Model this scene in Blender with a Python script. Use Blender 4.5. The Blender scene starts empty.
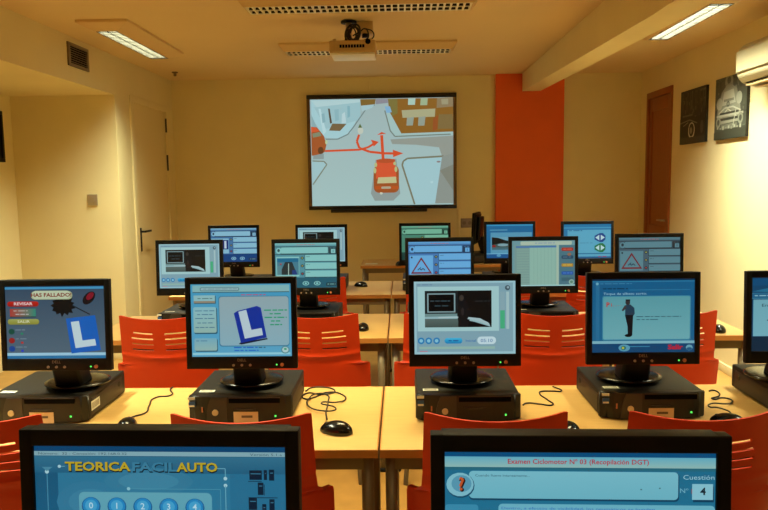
import bpy, bmesh, math, random
from mathutils import Vector, Matrix
random.seed(4)
SC = bpy.context.scene
COL = SC.collection
R = math.radians

def lin(c):
    return tuple(((v/255)/12.92 if v/255 <= .04045 else ((v/255+.055)/1.055)**2.4) for v in c[:3])

# ---------------------------------------------------------------- materials
def mat(name, c, rough=.5, metal=0, spec=.5, noise=0, nscale=40, stretch=(1, 1, 1), bump=0, bscale=200, emit=None, estr=1, coat=0):
    m = bpy.data.materials.new(name); m.use_nodes = True
    nt = m.node_tree; b = nt.nodes['Principled BSDF']
    b.inputs['Roughness'].default_value = rough
    b.inputs['Metallic'].default_value = metal
    b.inputs['Specular IOR Level'].default_value = spec
    b.inputs['Coat Weight'].default_value = coat
    L = lin(c)
    b.inputs['Base Color'].default_value = (*L, 1)
    if noise or bump:
        tc = nt.nodes.new('ShaderNodeTexCoord'); mp = nt.nodes.new('ShaderNodeMapping')
        mp.inputs['Scale'].default_value = stretch
        nt.links.new(tc.outputs['Object'], mp.inputs['Vector'])
    if noise:
        n = nt.nodes.new('ShaderNodeTexNoise'); n.inputs['Scale'].default_value = nscale; n.inputs['Detail'].default_value = 4
        nt.links.new(mp.outputs[0], n.inputs['Vector'])
        r = nt.nodes.new('ShaderNodeValToRGB')
        r.color_ramp.elements[0].position = .3; r.color_ramp.elements[1].position = .7
        r.color_ramp.elements[0].color = (*[v*(1-noise) for v in L], 1)
        r.color_ramp.elements[1].color = (*[min(1, v*(1+noise*.6)) for v in L], 1)
        nt.links.new(n.outputs['Fac'], r.inputs['Fac']); nt.links.new(r.outputs[0], b.inputs['Base Color'])
    if bump:
        n2 = nt.nodes.new('ShaderNodeTexNoise'); n2.inputs['Scale'].default_value = bscale
        nt.links.new(mp.outputs[0], n2.inputs['Vector'])
        bp = nt.nodes.new('ShaderNodeBump'); bp.inputs['Strength'].default_value = bump; bp.inputs['Distance'].default_value = .002
        nt.links.new(n2.outputs['Fac'], bp.inputs['Height']); nt.links.new(bp.outputs[0], b.inputs['Normal'])
    if emit:
        b.inputs['Emission Color'].default_value = (*lin(emit), 1); b.inputs['Emission Strength'].default_value = estr
    return m

def attr_mat(name, emissive, rough=.5):
    m = bpy.data.materials.new(name); m.use_nodes = True
    nt = m.node_tree; b = nt.nodes['Principled BSDF']
    a = nt.nodes.new('ShaderNodeAttribute'); a.attribute_name = 'Col'
    b.inputs['Roughness'].default_value = rough
    if emissive:
        b.inputs['Base Color'].default_value = (.01, .01, .01, 1)
        b.inputs['Specular IOR Level'].default_value = .2
        nt.links.new(a.outputs['Color'], b.inputs['Emission Color']); b.inputs['Emission Strength'].default_value = .8
    else:
        nt.links.new(a.outputs['Color'], b.inputs['Base Color'])
    return m

M = dict(
 wall=mat('cream_paint', (226, 212, 160), .7, noise=.03, nscale=3, bump=.15, bscale=120),
 ceiling=mat('ceiling_paint', (222, 198, 148), .8, noise=.02, nscale=2),
 orange=mat('orange_paint', (226, 92, 6), .6, noise=.04, nscale=4),
 floor=mat('ochre_floor', (172, 130, 66), .4, noise=.12, nscale=9),
 wood=mat('beech_laminate', (214, 174, 104), .45, noise=.07, nscale=7, stretch=(1.2, 22, 22)),
 wood_edge=mat('beech_edge_band', (196, 132, 62), .45, noise=.08, nscale=12),
 metal=mat('taupe_metal', (128, 116, 92), .4, metal=.3),
 red=mat('red_plastic', (208, 58, 14), .45, spec=.4),
 black=mat('black_plastic', (11, 11, 11), .5, spec=.25),
 glossb=mat('glossy_black', (10, 10, 10), .22, spec=.5),
 tower=mat('dark_case', (26, 27, 26), .5, spec=.35, bump=.1, bscale=500),
 tfront=mat('case_front', (24, 23, 22), .38, spec=.45),
 tgrey=mat('grey_bezel', (52, 48, 44), .4),
 side=mat('case_side_panel', (46, 40, 36), .5),
 hole=mat('dark_void', (4, 4, 4), .8, spec=.1),
 silver=mat('silver', (190, 180, 160), .3, metal=.8),
 paper=mat('label_paper', (226, 204, 168), .6),
 paperw=mat('white_label', (225, 228, 215), .5),
 ink=mat('label_ink', (110, 96, 80), .6),
 blue=mat('blue_label', (40, 90, 150), .4),
 grn=mat('green_led', (30, 120, 40), .4, emit=(90, 230, 90), estr=1.5),
 amb=mat('button_reflect_tint', (190, 120, 80), .35),  # orange of the power button's reflection, put into its colour
 bage=mat('badge_silver', (150, 138, 120), .35, metal=.4),
 white=mat('painted_white', (225, 212, 180), .5),
 fixture=mat('fixture_enamel', (214, 186, 136), .45),
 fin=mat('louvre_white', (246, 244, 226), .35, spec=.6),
 finl=mat('louvre_darkened', (40, 38, 31), .7, spec=.1),  # white louvre darkened for lit fixtures, offsets the glare on the fins
 inner=mat('fixture_inner_shade', (26, 22, 15), .5),  # near-black: dark reflections of the louvre cells put into the colour
 tube=mat('lit_tube', (255, 250, 220), .4, emit=(255, 244, 200), estr=.45),
 tube_off=mat('unlit_tube', (190, 190, 170), .3),
 door=mat('cream_door', (224, 206, 152), .5),
 wdoor=mat('oak_door', (150, 84, 34), .45, noise=.12, nscale=6, stretch=(14, 14, 1)),
 ac=mat('ac_shell', (186, 177, 138), .4),
 proj=mat('projector_shell', (196, 168, 118), .45),
 projw=mat('projector_reflection', (235, 235, 220), .4),
 cable=mat('black_cable', (22, 18, 14), .5),
 frame=mat('board_frame', (110, 86, 54), .5),
 rail=mat('board_rail', (30, 26, 22), .4),
 canvas=mat('canvas_side', (40, 38, 30), .8),
 leg=mat('chair_leg_metal', (120, 116, 108), .35, metal=.7),
 scr=attr_mat('screen_light', True, .35),
 print=attr_mat('printed_picture', False, .5),
)

# ---------------------------------------------------------------- mesh helpers
def link(name, me, parent=None, loc=None, rot=None):
    o = bpy.data.objects.new(name, me); COL.objects.link(o)
    if parent: o.parent = parent
    if loc: o.location = loc
    if rot: o.rotation_euler = rot
    return o

class B:
    """collects shapes, links them as one mesh"""
    def __init__(s): s.bm = bmesh.new(); s.mats = []
    def mi(s, m):
        if m not in s.mats: s.mats.append(m)
        return s.mats.index(m)
    def _fin(s, faces, m, smooth=False):
        i = s.mi(m)
        for f in faces: f.material_index = i; f.smooth = smooth
    def box(s, lo, hi, m, bevel=0, seg=2, xf=None, taper=None):
        r = bmesh.ops.create_cube(s.bm, size=1)
        vs = r['verts']
        lo = Vector(lo); hi = Vector(hi)
        for v in vs:
            t = v.co + Vector((.5, .5, .5))
            v.co = Vector([lo[k] + (hi[k]-lo[k])*t[k] for k in range(3)])
        if taper:
            for v in vs: v.co = taper(v.co)
        faces = set(f for v in vs for f in v.link_faces)
        if bevel:
            ed = list(set(e for v in vs for e in v.link_edges))
            rb = bmesh.ops.bevel(s.bm, geom=ed, offset=bevel, segments=seg, affect='EDGES', profile=.6)
            faces = set(rb['faces'])
            vv = set(v for f in faces for v in f.verts)
            faces = set(f for v in vv for f in v.link_faces); vs = list(vv)
        s._fin(faces, m, bool(bevel))
        if xf is not None: bmesh.ops.transform(s.bm, matrix=xf, verts=list(vs))
        return s
    def cyl(s, a, b, r, m, n=16, r2=None, smooth=True):
        a = Vector(a); b = Vector(b); d = b-a
        r2 = r if r2 is None else r2
        x = bmesh.ops.create_cone(s.bm, cap_ends=True, segments=n, radius1=r, radius2=r2, depth=d.length)
        q = d.to_track_quat('Z', 'Y').to_matrix().to_4x4(); q.translation = (a+b)/2
        bmesh.ops.transform(s.bm, matrix=q, verts=x['verts'])
        fs = set(f for v in x['verts'] for f in v.link_faces)
        s._fin(fs, m, False)
        for f in fs: f.smooth = smooth and len(f.verts) == 4
        return s
    def poly(s, pts, m, smooth=False):
        f = s.bm.faces.new([s.bm.verts.new(p) for p in pts]); s._fin([f], m, smooth); return s
    def prism(s, pts, ex, m, bevel=0):
        """closed outline pts (3D) pushed along ex"""
        ex = Vector(ex); n = len(pts)
        a = [s.bm.verts.new(p) for p in pts]; b = [s.bm.verts.new(Vector(p)+ex) for p in pts]
        fs = [s.bm.faces.new(a[::-1]), s.bm.faces.new(b)]
        for i in range(n): fs.append(s.bm.faces.new((a[i], a[(i+1) % n], b[(i+1) % n], b[i])))
        s._fin(fs, m)
        if bevel:
            ed = list(set(e for f in fs for e in f.edges))
            rb = bmesh.ops.bevel(s.bm, geom=ed, offset=bevel, segments=2, affect='EDGES')
            s._fin(rb['faces'], m, True)
        return s
    def lathe(s, prof, m, c=(0, 0, 0), n=32, sy=1, smooth=True):
        rings = []
        for r, z in prof:
            rings.append([s.bm.verts.new((c[0]+r*math.cos(2*math.pi*i/n), c[1]+r*sy*math.sin(2*math.pi*i/n), c[2]+z)) for i in range(n)])
        fs = []
        for p, q in zip(rings, rings[1:]):
            for i in range(n): fs.append(s.bm.faces.new((p[i], p[(i+1) % n], q[(i+1) % n], q[i])))
        fs.append(s.bm.faces.new(rings[0][::-1])); fs.append(s.bm.faces.new(rings[-1]))
        s._fin(fs, m, smooth); return s
    def text(s, txt, size, m, org, ux, uy, align='CENTER'):
        for vs_, fs_ in [text_mesh(txt, size, align)]:
            vv = [s.bm.verts.new(Vector(org)+Vector(ux)*p[0]+Vector(uy)*p[1]) for p in vs_]
            fs = []
            for f in fs_:
                try: fs.append(s.bm.faces.new([vv[i] for i in f]))
                except ValueError: pass
            s._fin(fs, m)
        return s
    def mesh(s, name):
        bmesh.ops.recalc_face_normals(s.bm, faces=s.bm.faces[:])
        me = bpy.data.meshes.new(name); s.bm.to_mesh(me); s.bm.free()
        for m in s.mats: me.materials.append(m)
        return me
    def build(s, name, parent=None, loc=None, rot=None):
        return link(name, s.mesh(name), parent, loc, rot)

_tc = {}
def text_mesh(txt, size, align='CENTER', bold=0, squeeze=1):
    k = (txt, align, bold)
    if k not in _tc:
        cu = bpy.data.curves.new('t', 'FONT'); cu.body = txt; cu.size = 1; cu.align_x = align; cu.align_y = 'CENTER'
        cu.resolution_u = 2; cu.offset = bold
        o = bpy.data.objects.new('t', cu); COL.objects.link(o)
        dg = bpy.context.evaluated_depsgraph_get(); me = o.evaluated_get(dg).to_mesh()
        _tc[k] = ([(v.co.x, v.co.y) for v in me.vertices], [tuple(p.vertices) for p in me.polygons])
        bpy.data.objects.remove(o); bpy.data.curves.remove(cu)
    v, f = _tc[k]
    return [(x*size*squeeze, y*size) for x, y in v], f

def tube_mesh(pts, r, m, name='tube', n=6, cyclic=False):
    cu = bpy.data.curves.new(name, 'CURVE'); cu.dimensions = '3D'; cu.bevel_depth = r; cu.bevel_resolution = 2; cu.use_fill_caps = True
    sp = cu.splines.new('BEZIER'); sp.bezier_points.add(len(pts)-1)
    for p, q in zip(sp.bezier_points, pts):
        p.co = q; p.handle_left_type = p.handle_right_type = 'AUTO'
    sp.use_cyclic_u = cyclic; cu.resolution_u = 6
    o = bpy.data.objects.new(name, cu); COL.objects.link(o)
    dg = bpy.context.evaluated_depsgraph_get()
    me = bpy.data.meshes.new_from_object(o.evaluated_get(dg)); me.name = name
    bpy.data.objects.remove(o); bpy.data.curves.remove(cu)
    me.materials.clear(); me.materials.append(m)
    for p in me.polygons: p.use_smooth = True
    return me

def thing(name, label, cat, loc=(0, 0, 0), rz=0, group=None):
    o = bpy.data.objects.new(name, None); COL.objects.link(o)
    o.empty_display_size = .05
    o.location = loc; o.rotation_euler = (0, 0, rz)
    tag(o, label, cat, group); return o
def tag(o, label, cat, group=None):
    o['label'] = label; o['category'] = cat
    if group: o['group'] = group
    return o
def struct(o, label=None, cat=None):
    o['kind'] = 'structure'
    if label: o['label'] = label
    if cat: o['category'] = cat
    return o
def copy_tree(o, parent=None):
    c = o.copy(); COL.objects.link(c)
    if parent: c.parent = parent
    for ch in list(o.children): copy_tree(ch, c)
    return c

# ---------------------------------------------------------------- picture canvas (screens, prints)
class Pic:
    """flat picture; coordinates inside rect (x0,y0)-(x1,y1), y down; mapped to w x h metres in local XZ, facing -Y"""
    def __init__(s, rect, w, h, step=.00012):
        s.r = rect; s.w = w; s.h = h; s.v = []; s.f = []; s.c = []; s.k = 0; s.step = step
    def P(s, x, y):
        x0, y0, x1, y1 = s.r
        x = min(max(x, x0), x1); y = min(max(y, y0), y1)
        return ((x-x0)/(x1-x0)*s.w-s.w/2, s.h/2-(y-y0)/(y1-y0)*s.h)
    def add(s, pts, cols):
        s.k += 1; i = len(s.v)
        for p in pts:
            q = s.P(*p); s.v.append((q[0], -s.k*s.step, q[1]))
        s.f.append(tuple(range(i, i+len(pts))))
        s.c.append(cols if isinstance(cols, list) else [cols]*len(pts))
        return s
    def poly(s, pts, c): return s.add(pts, c)
    def rect(s, x0, y0, x1, y1, c, c2=None, horiz=False):
        c2 = c2 or c
        cs = [c, c, c2, c2] if not horiz else [c, c2, c2, c]
        return s.add([(x0, y0), (x1, y0), (x1, y1), (x0, y1)], cs)
    def rr(s, x0, y0, x1, y1, rad, c, c2=None):
        pts = []
        rad = min(rad, (x1-x0)/2, (y1-y0)/2)
        for cx, cy, a0 in ((x1-rad, y0+rad, -90), (x1-rad, y1-rad, 0), (x0+rad, y1-rad, 90), (x0+rad, y0+rad, 180)):
            for k in range(5):
                a = R(a0+k*22.5); pts.append((cx+rad*math.cos(a), cy+rad*math.sin(a)))
        c2 = c2 or c
        cols = [tuple(c[i]+(c2[i]-c[i])*(p[1]-y0)/(y1-y0) for i in range(3)) for p in pts]
        return s.add(pts, cols)
    def ell(s, cx, cy, rx, ry, c, n=18, rot=0):
        ca, sa = math.cos(R(rot)), math.sin(R(rot)); pts = []
        for i in range(n):
            x, y = rx*math.cos(2*math.pi*i/n), ry*math.sin(2*math.pi*i/n)
            pts.append((cx+x*ca-y*sa, cy+x*sa+y*ca))
        return s.add(pts, c)
    def line(s, pts, wd, c):
        for a, b in zip(pts, pts[1:]):
            dx, dy = b[0]-a[0], b[1]-a[1]; L = math.hypot(dx, dy) or 1; nx, ny = -dy/L*wd/2, dx/L*wd/2
            s.add([(a[0]+nx, a[1]+ny), (b[0]+nx, b[1]+ny), (b[0]-nx, b[1]-ny), (a[0]-nx, a[1]-ny)], c)
        return s
    def bars(s, x0, x1, y, c, hgt=4, seed=1):
        """an unreadably small line of print"""
        rnd = random.Random(seed); x = x0
        s.k += 1
        while x < x1-4:
            wd = rnd.uniform(12, 40); e = min(x+wd, x1); i = len(s.v)
            for p in ((x, y-hgt/2), (e, y-hgt/2), (e, y+hgt/2), (x, y+hgt/2)):
                q = s.P(*p); s.v.append((q[0], -s.k*s.step, q[1]))
            s.f.append((i, i+1, i+2, i+3)); s.c.append([c]*4)
            x = e+rnd.uniform(4, 8)
        return s
    def text(s, txt, x, y, hgt, c, align='CENTER', width=None, bold=0):
        vs, fs = text_mesh(txt, 1, align, bold)
        xs = [v[0] for v in vs]; ext = max(xs)-min(xs)
        k = hgt*1.38
        sq = (width/(ext*k)) if width else 1
        s.k += 1; base = len(s.v)
        for a, b in vs:
            q = s.P(x+a*k*sq, y-b*k); s.v.append((q[0], -s.k*s.step, q[1]))
        for f in fs: s.f.append(tuple(base+i for i in f)); s.c.append([c]*len(f))
        return s
    def mesh(s, name, m):
        me = bpy.data.meshes.new(name); me.from_pydata(s.v, [], s.f)
        at = me.color_attributes.new('Col', 'FLOAT_COLOR', 'CORNER'); k = 0
        for cs in s.c:
            for c in cs: at.data[k].color = (*lin(c), 1); k += 1
        me.materials.append(m); return me

# ---------------------------------------------------------------- screen contents
SW, SH = .336, .244
def video():
    p = Pic((78, 85, 588, 458), SW, SH)
    p.rect(78, 85, 588, 458, (160, 205, 215)).rect(90, 95, 576, 446, (132, 172, 186))
    p.rect(95, 112, 505, 340, (168, 212, 214)).rect(132, 133, 468, 320, (10, 12, 14))
    p.bars(95, 170, 102, (90, 120, 160), 3)
    p.rect(132, 140, 300, 320, (60, 78, 80)).rect(132, 133, 300, 250, (28, 34, 36))
    p.rect(144, 146, 286, 244, (132, 165, 170)).rect(151, 152, 279, 238, (8, 10, 12))
    p.bars(160, 270, 185, (60, 90, 100), 4, 3).bars(182, 250, 210, (60, 90, 100), 4, 5)
    p.rect(132, 250, 300, 268, (112, 146, 146)).rect(132, 275, 300, 320, (92, 112, 108), (70, 88, 84))
    p.poly([(132, 266), (300, 262), (410, 275), (455, 300), (462, 318), (380, 292), (300, 276), (132, 276)], (150, 190, 196))
    p.poly([(300, 133), (468, 133), (468, 300), (420, 275), (300, 264)], (16, 16, 16))
    p.poly([(303, 175), (335, 175), (365, 245), (350, 318), (305, 318), (295, 260)], (22, 22, 24)).ell(317, 170, 12, 15, (60, 55, 50))
    p.poly([(352, 268), (410, 276), (450, 296), (458, 314), (400, 288), (346, 278)], (170, 200, 204)).line([(200, 270), (300, 268)], 5, (180, 206, 206)).ell(322, 240, 8, 20, (44, 40, 40)).bars(385, 460, 187, (50, 56, 56), 4, 2)
    p.rect(511, 140, 534, 328, (140, 176, 186)).rect(511, 235, 534, 328, (72, 182, 132))
    p.rect(541, 140, 556, 330, (168, 202, 204)).ell(548, 120, 13, 13, (70, 90, 100)).ell(550, 118, 6, 6, (150, 180, 190))
    for x in (112, 150, 190): p.ell(x, 388, 17, 17, (36, 130, 190)).ell(x, 388, 9, 9, (140, 205, 225))
    p.rr(230, 374, 320, 403, 14, (70, 190, 230), (20, 130, 190)).bars(250, 300, 388, (20, 90, 160), 5)
    p.text('Inicial', 362, 389, 13, (30, 100, 175), width=50)
    p.rr(395, 368, 489, 407, 18, (200, 228, 235)).text('05:10', 442, 389, 17, (30, 100, 170), width=60)
    p.rect(102, 418, 484, 431, (150, 190, 180)).rect(104, 440, 144, 444, (200, 120, 140))
    return p
def failed():
    p = Pic((40, 88, 528, 468), SW, SH)
    p.rect(40, 88, 528, 468, (54, 78, 100), (84, 108, 124)).rect(40, 92, 528, 104, (70, 152, 196)).rect(40, 88, 528, 92, (20, 70, 110))
    p.rect(40, 438, 528, 453, (160, 208, 228)).rect(40, 453, 528, 468, (38, 118, 168))
    rnd = random.Random(3); pts = []
    for i in range(26):
        a = 2*math.pi*i/26; r = 62 if i % 2 else 46; r += rnd.uniform(-4, 5); pts.append((325+r*math.cos(a), 190+r*.95*math.sin(a)))
    p.poly(pts, (8, 9, 12)).line([(370, 190), (455, 238)], 6, (30, 36, 44))
    p.rr(168, 114, 372, 158, 20, (176, 190, 150)).rr(176, 112, 360, 154, 16, (196, 212, 178))
    p.text('HAS FALLADO!', 268, 135, 20, (130, 22, 16), width=200, bold=.03)
    p.ell(453, 152, 40, 24, (22, 14, 20), rot=-50).ell(459, 142, 24, 14, (130, 18, 40), rot=-50)
    p.rr(50, 167, 205, 194, 13, (196, 30, 20), (150, 20, 16)).text('REVISAR', 128, 180, 15, (236, 220, 220), width=92, bold=.02)
    p.rect(62, 210, 190, 250, (30, 50, 56)).rect(62, 205, 190, 246, (170, 60, 52), (40, 140, 120), True)
    p.bars(80, 150, 216, (190, 190, 180), 4).bars(90, 160, 234, (200, 200, 200), 4, 4)
    p.rr(50, 259, 205, 288, 13, (164, 172, 92), (140, 140, 50)).text('SALIR', 128, 273, 14, (216, 220, 180), width=62, bold=.02)
    for y, c, d in ((325, (14, 80, 66), (30, 140, 100)), (372, (150, 30, 30), (190, 40, 40)), (415, (20, 70, 150), (40, 60, 200))):
        p.ell(67, y, 15, 15, c).bars(86, 140, y-9, (120, 145, 160), 4, y).rect(112, y+6, 124, y+16, d)
    p.poly([(338, 258), (482, 242), (505, 425), (360, 442)], (18, 98, 190))
    p.poly([(362, 276), (402, 271), (416, 374), (478, 366), (483, 400), (381, 414)], (196, 220, 226))
    return p
def lplate():
    p = Pic((65, 90, 572, 462), SW, SH)
    p.rect(65, 90, 572, 462, (70, 160, 200), (92, 172, 208)).rect(75, 96, 565, 130, (132, 190, 196), (140, 190, 190)).rect(75, 130, 565, 134, (60, 100, 110))
    p.rr(112, 106, 312, 126, 9, (88, 130, 140)).rr(116, 109, 308, 122, 6, (150, 190, 195)).bars(130, 300, 115, (100, 140, 150), 3)
    p.bars(320, 447, 146, (200, 70, 100), 4, 7)
    p.rect(82, 150, 192, 190, (60, 100, 110)).rect(80, 147, 188, 178, (146, 196, 200)).rect(80, 176, 188, 186, (150, 140, 120)).bars(100, 175, 163, (80, 120, 120), 4)
    p.rr(80, 210, 198, 345, 8, (50, 100, 120)).rr(77, 207, 193, 338, 8, (140, 196, 206), (150, 190, 180))
    for i, y in enumerate((226, 245, 265, 288, 311)): p.bars(86+10*(i % 2), 184-10*(i % 2), y, (70, 120, 150), 4, i)
    p.rr(83, 370, 198, 436, 8, (50, 100, 120)).rr(79, 366, 194, 430, 8, (120, 180, 200), (150, 190, 184)).bars(88, 150, 380, (80, 130, 160), 4)
    p.rr(206, 152, 562, 410, 14, (60, 130, 160)).rr(210, 155, 560, 405, 14, (150, 176, 182), (140, 182, 196))
    p.poly([(304, 398), (312, 390), (449, 367), (452, 374), (320, 400)], (20, 30, 60))
    p.poly([(283, 240), (300, 228), (400, 203), (420, 212), (447, 365), (315, 392)], (14, 52, 158))
    p.poly([(306, 232), (346, 222), (370, 325), (422, 316), (428, 352), (336, 370)], (190, 212, 222))
    for i, (a, b) in enumerate(((436, 552), (464, 525), (438, 550), (470, 522), (466, 526))): p.bars(a, b, 225+18.5*i, (20, 160, 110), 6, i)
    p.bars(280, 400, 415, (30, 100, 200), 6, 2).bars(282, 405, 430, (30, 110, 205), 6, 9).bars(405, 440, 415, (50, 90, 110), 5, 3)
    p.rect(70, 441, 565, 452, (150, 214, 228)).ell(540, 428, 22, 20, (90, 150, 160)).ell(540, 428, 16, 14, (180, 215, 215)).ell(540, 424, 8, 5, (60, 160, 120))
    return p
def whistle():
    p = Pic((72, 78, 582, 455), SW, SH)
    p.rect(72, 78, 582, 455, (22, 96, 142), (30, 104, 146)).rect(72, 78, 582, 86, (10, 50, 84)).rect(72, 88, 582, 93, (50, 130, 170))
    p.rect(90, 95, 108, 400, (40, 114, 156)).ell(97, 101, 7, 7, (120, 180, 200)).bars(112, 270, 101, (70, 140, 176), 4)
    p.bars(125, 250, 127, (12, 50, 78), 5, 4).line([(255, 134), (560, 134)], 3, (50, 130, 170))
    p.text('Toque de silbato corto:', 128, 153, 12, (160, 206, 220), 'LEFT', width=216)
    p.rr(122, 164, 564, 394, 10, (60, 138, 166)).rr(127, 168, 559, 388, 8, (92, 162, 172), (112, 178, 186))
    for t, x, h in (('P', 150, 24), ('i', 168, 18), ('.', 180, 16), ('.', 192, 15), ('.', 203, 12), ('.', 213, 10), ('.', 221, 9)):
        p.text(t, x, 210, h, (186, 52, 44), bold=.03)
    p.ell(249, 197, 12, 15, (52, 50, 52)).rect(238, 182, 261, 190, (26, 30, 36))
    p.poly([(236, 212), (262, 208), (282, 226), (284, 256), (276, 268), (236, 262)], (34, 64, 84))
    p.line([(240, 222), (222, 240), (238, 214)], 9, (66, 60, 62))
    p.poly([(235, 262), (276, 262), (272, 368), (250, 374), (248, 320)], (18, 20, 26)).ell(252, 368, 18, 8, (10, 12, 14))
    p.bars(292, 515, 271, (50, 96, 110), 4, 6).bars(292, 402, 286, (50, 96, 110), 4, 8)
    p.rect(72, 396, 582, 410, (128, 186, 200)).rect(72, 410, 582, 455, (12, 72, 116)).line([(255, 425), (360, 425)], 4, (60, 140, 176))
    p.ell(232, 432, 29, 18, (90, 160, 186)).ell(228, 432, 13, 11, (40, 120, 110)).ell(226, 432, 6, 6, (190, 190, 60))
    p.text('Salir', 486, 430, 24, (190, 28, 50), width=76, bold=.04).ell(556, 432, 17, 15, (110, 170, 190)).ell(556, 438, 14, 8, (30, 90, 130))
    return p
def entry():
    p = Pic((0, 0, 510, 377), SW, SH)
    p.rect(0, 0, 510, 377, (18, 72, 110)).rect(0, 8, 510, 40, (16, 80, 124)).poly([(0, 70), (200, 30), (510, 20), (510, 60), (200, 78)], (40, 116, 150))
    p.rect(0, 78, 510, 108, (70, 140, 166)).rr(0, 80, 150, 104, 8, (30, 100, 140)).bars(14, 90, 92, (150, 200, 210), 5)
    p.rect(8, 112, 500, 300, (116, 178, 192), (120, 184, 198))
    p.text('Entrada', 48, 142, 15, (30, 52, 64), 'LEFT', width=98).bars(76, 220, 218, (50, 86, 100), 5)
    p.rect(0, 302, 510, 377, (14, 44, 66)).ell(300, 340, 26, 18, (110, 170, 190))
    return p
def quiz(c0, c1, cb, pic=None, red=(180, 110, 120)):
    """question page: c0 pale boxes, c1 page, cb dark bottom"""
    d = tuple(v*.45 for v in c1)
    p = Pic((35, 65, 555, 440), SW, SH)
    p.rect(35, 65, 555, 440, c1).rect(35, 65, 555, 92, c0, c1).bars(220, 375, 79, red, 5)
    p.rect(35, 92, 555, 97, d)
    p.rr(82, 99, 488, 156, 6, d).rr(86, 100, 484, 151, 6, c0).ell(68, 128, 26, 25, c0).ell(66, 126, 11, 13, tuple(v*.6 for v in c1)).ell(70, 122, 6, 8, d)
    p.rect(490, 99, 555, 156, d).bars(500, 545, 108, c1, 4).rect(510, 117, 546, 151, c0).rect(524, 124, 532, 144, c1)
    p.rect(35, 157, 555, 162, d)
    for i, y in enumerate((165, 231, 297)):
        p.rect(286, y, 555, y+57, d).rect(290, y, 555, y+52, c0).ell(266, y+25, 18, 15, c1).ell(266, y+25, 14, 12, d).ell(266, y+25, 7, 6, ((160, 170, 90), (170, 160, 90), (180, 70, 80))[i])
        if pic: p.bars(300, 330, y+14, d, 3, i)
    p.rect(35, 354, 555, 440, cb)
    for x in (293, 390): p.ell(x, 403, 28, 18, c0).ell(x, 403, 20, 12, cb).ell(x, 403, 10, 8, c0)
    p.rect(466, 398, 552, 424, tuple(v*.6 for v in cb)).bars(476, 545, 411, c0, 5)
    if pic == 'triangle':
        p.rect(44, 178, 240, 345, c0).ell(62, 194, 8, 8, d)
        p.poly([(142, 192), (232, 330), (54, 330)], (120, 30, 40)).poly([(142, 214), (212, 317), (74, 317)], c0)
        p.line([(112, 300), (128, 285), (140, 300), (156, 286), (172, 302)], 7, (28, 40, 66)).line([(128, 288), (138, 276)], 5, (28, 40, 66))
    if pic == 'road':
        p.rect(44, 178, 240, 345, c0).rect(52, 190, 236, 330, (70, 130, 150)).rect(52, 190, 236, 222, (20, 110, 150)).poly([(120, 222), (180, 222), (222, 330), (70, 330)], (34, 50, 54))
        p.line([(150, 235), (148, 330)], 7, (180, 210, 200)).poly([(180, 290), (210, 290), (225, 330), (178, 330)], (20, 60, 130)).ell(84, 240, 8, 7, (170, 60, 70))
        p.rect(52, 255, 90, 330, (90, 140, 150))
    if pic == 'flag':
        p.rect(44, 178, 240, 345, c0).rect(120, 195, 236, 300, (20, 50, 120)).rect(190, 205, 214, 290, (200, 220, 235)).rect(140, 240, 160, 285, (200, 220, 235))
    return p
def table():
    p = Pic((22, 65, 480, 400), SW, SH)
    p.rect(22, 65, 480, 400, (112, 160, 168)).rr(84, 70, 458, 97, 8, (178, 200, 180)).bars(190, 340, 83, (110, 140, 190), 5)
    p.rect(40, 97, 150, 395, (122, 160, 156)).rect(50, 105, 350, 116, (70, 120, 180))
    for i in range(14): p.rect(56, 124+i*19.5, 148, 138+i*19.5, (132, 170, 160))
    p.rect(150, 116, 345, 395, (146, 190, 176))
    for x in range(180, 345, 26): p.rect(x, 116, x+2, 395, (128, 172, 160))
    p.rect(345, 97, 362, 395, (170, 196, 176)).rect(366, 100, 478, 395, (76, 122, 136))
    for y, c in ((130, (170, 54, 40)), (188, (40, 76, 100)), (247, (176, 140, 50)), (306, (36, 90, 170))):
        p.rr(382, y-12, 468, y+13, 8, c).bars(392, 460, y, tuple(min(255, v+50) for v in c), 6, y)
    p.ell(438, 168, 14, 12, (150, 110, 90)).rect(382, 340, 468, 366, (60, 104, 118)).ell(455, 372, 20, 19, (150, 190, 176)).ell(455, 372, 11, 10, (90, 140, 120))
    p.rect(22, 392, 480, 400, (170, 220, 220))
    return p
def street():
    p = Pic((130, 182, 418, 405), SW, SH)
    p.rect(130, 182, 418, 405, (30, 108, 158)).rect(130, 182, 418, 192, (60, 150, 196)).rect(150, 215, 260, 222, (90, 160, 190))
    p.rect(155, 235, 412, 375, (88, 158, 190)).rect(163, 266, 278, 350, (70, 92, 88)).rect(163, 266, 278, 290, (110, 168, 190))
    p.poly([(163, 266), (200, 270), (262, 292), (262, 304), (215, 306), (163, 318)], (16, 22, 22)).ell(250, 298, 20, 10, (24, 30, 30))
    p.ell(176, 326, 12, 9, (140, 40, 40)).ell(232, 318, 34, 9, (130, 170, 180)).rect(163, 334, 278, 350, (70, 110, 120))
    p.rect(130, 378, 418, 405, (20, 90, 150)).rect(130, 374, 418, 379, (120, 190, 220)).ell(206, 388, 14, 9, (90, 160, 200))
    return p
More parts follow.
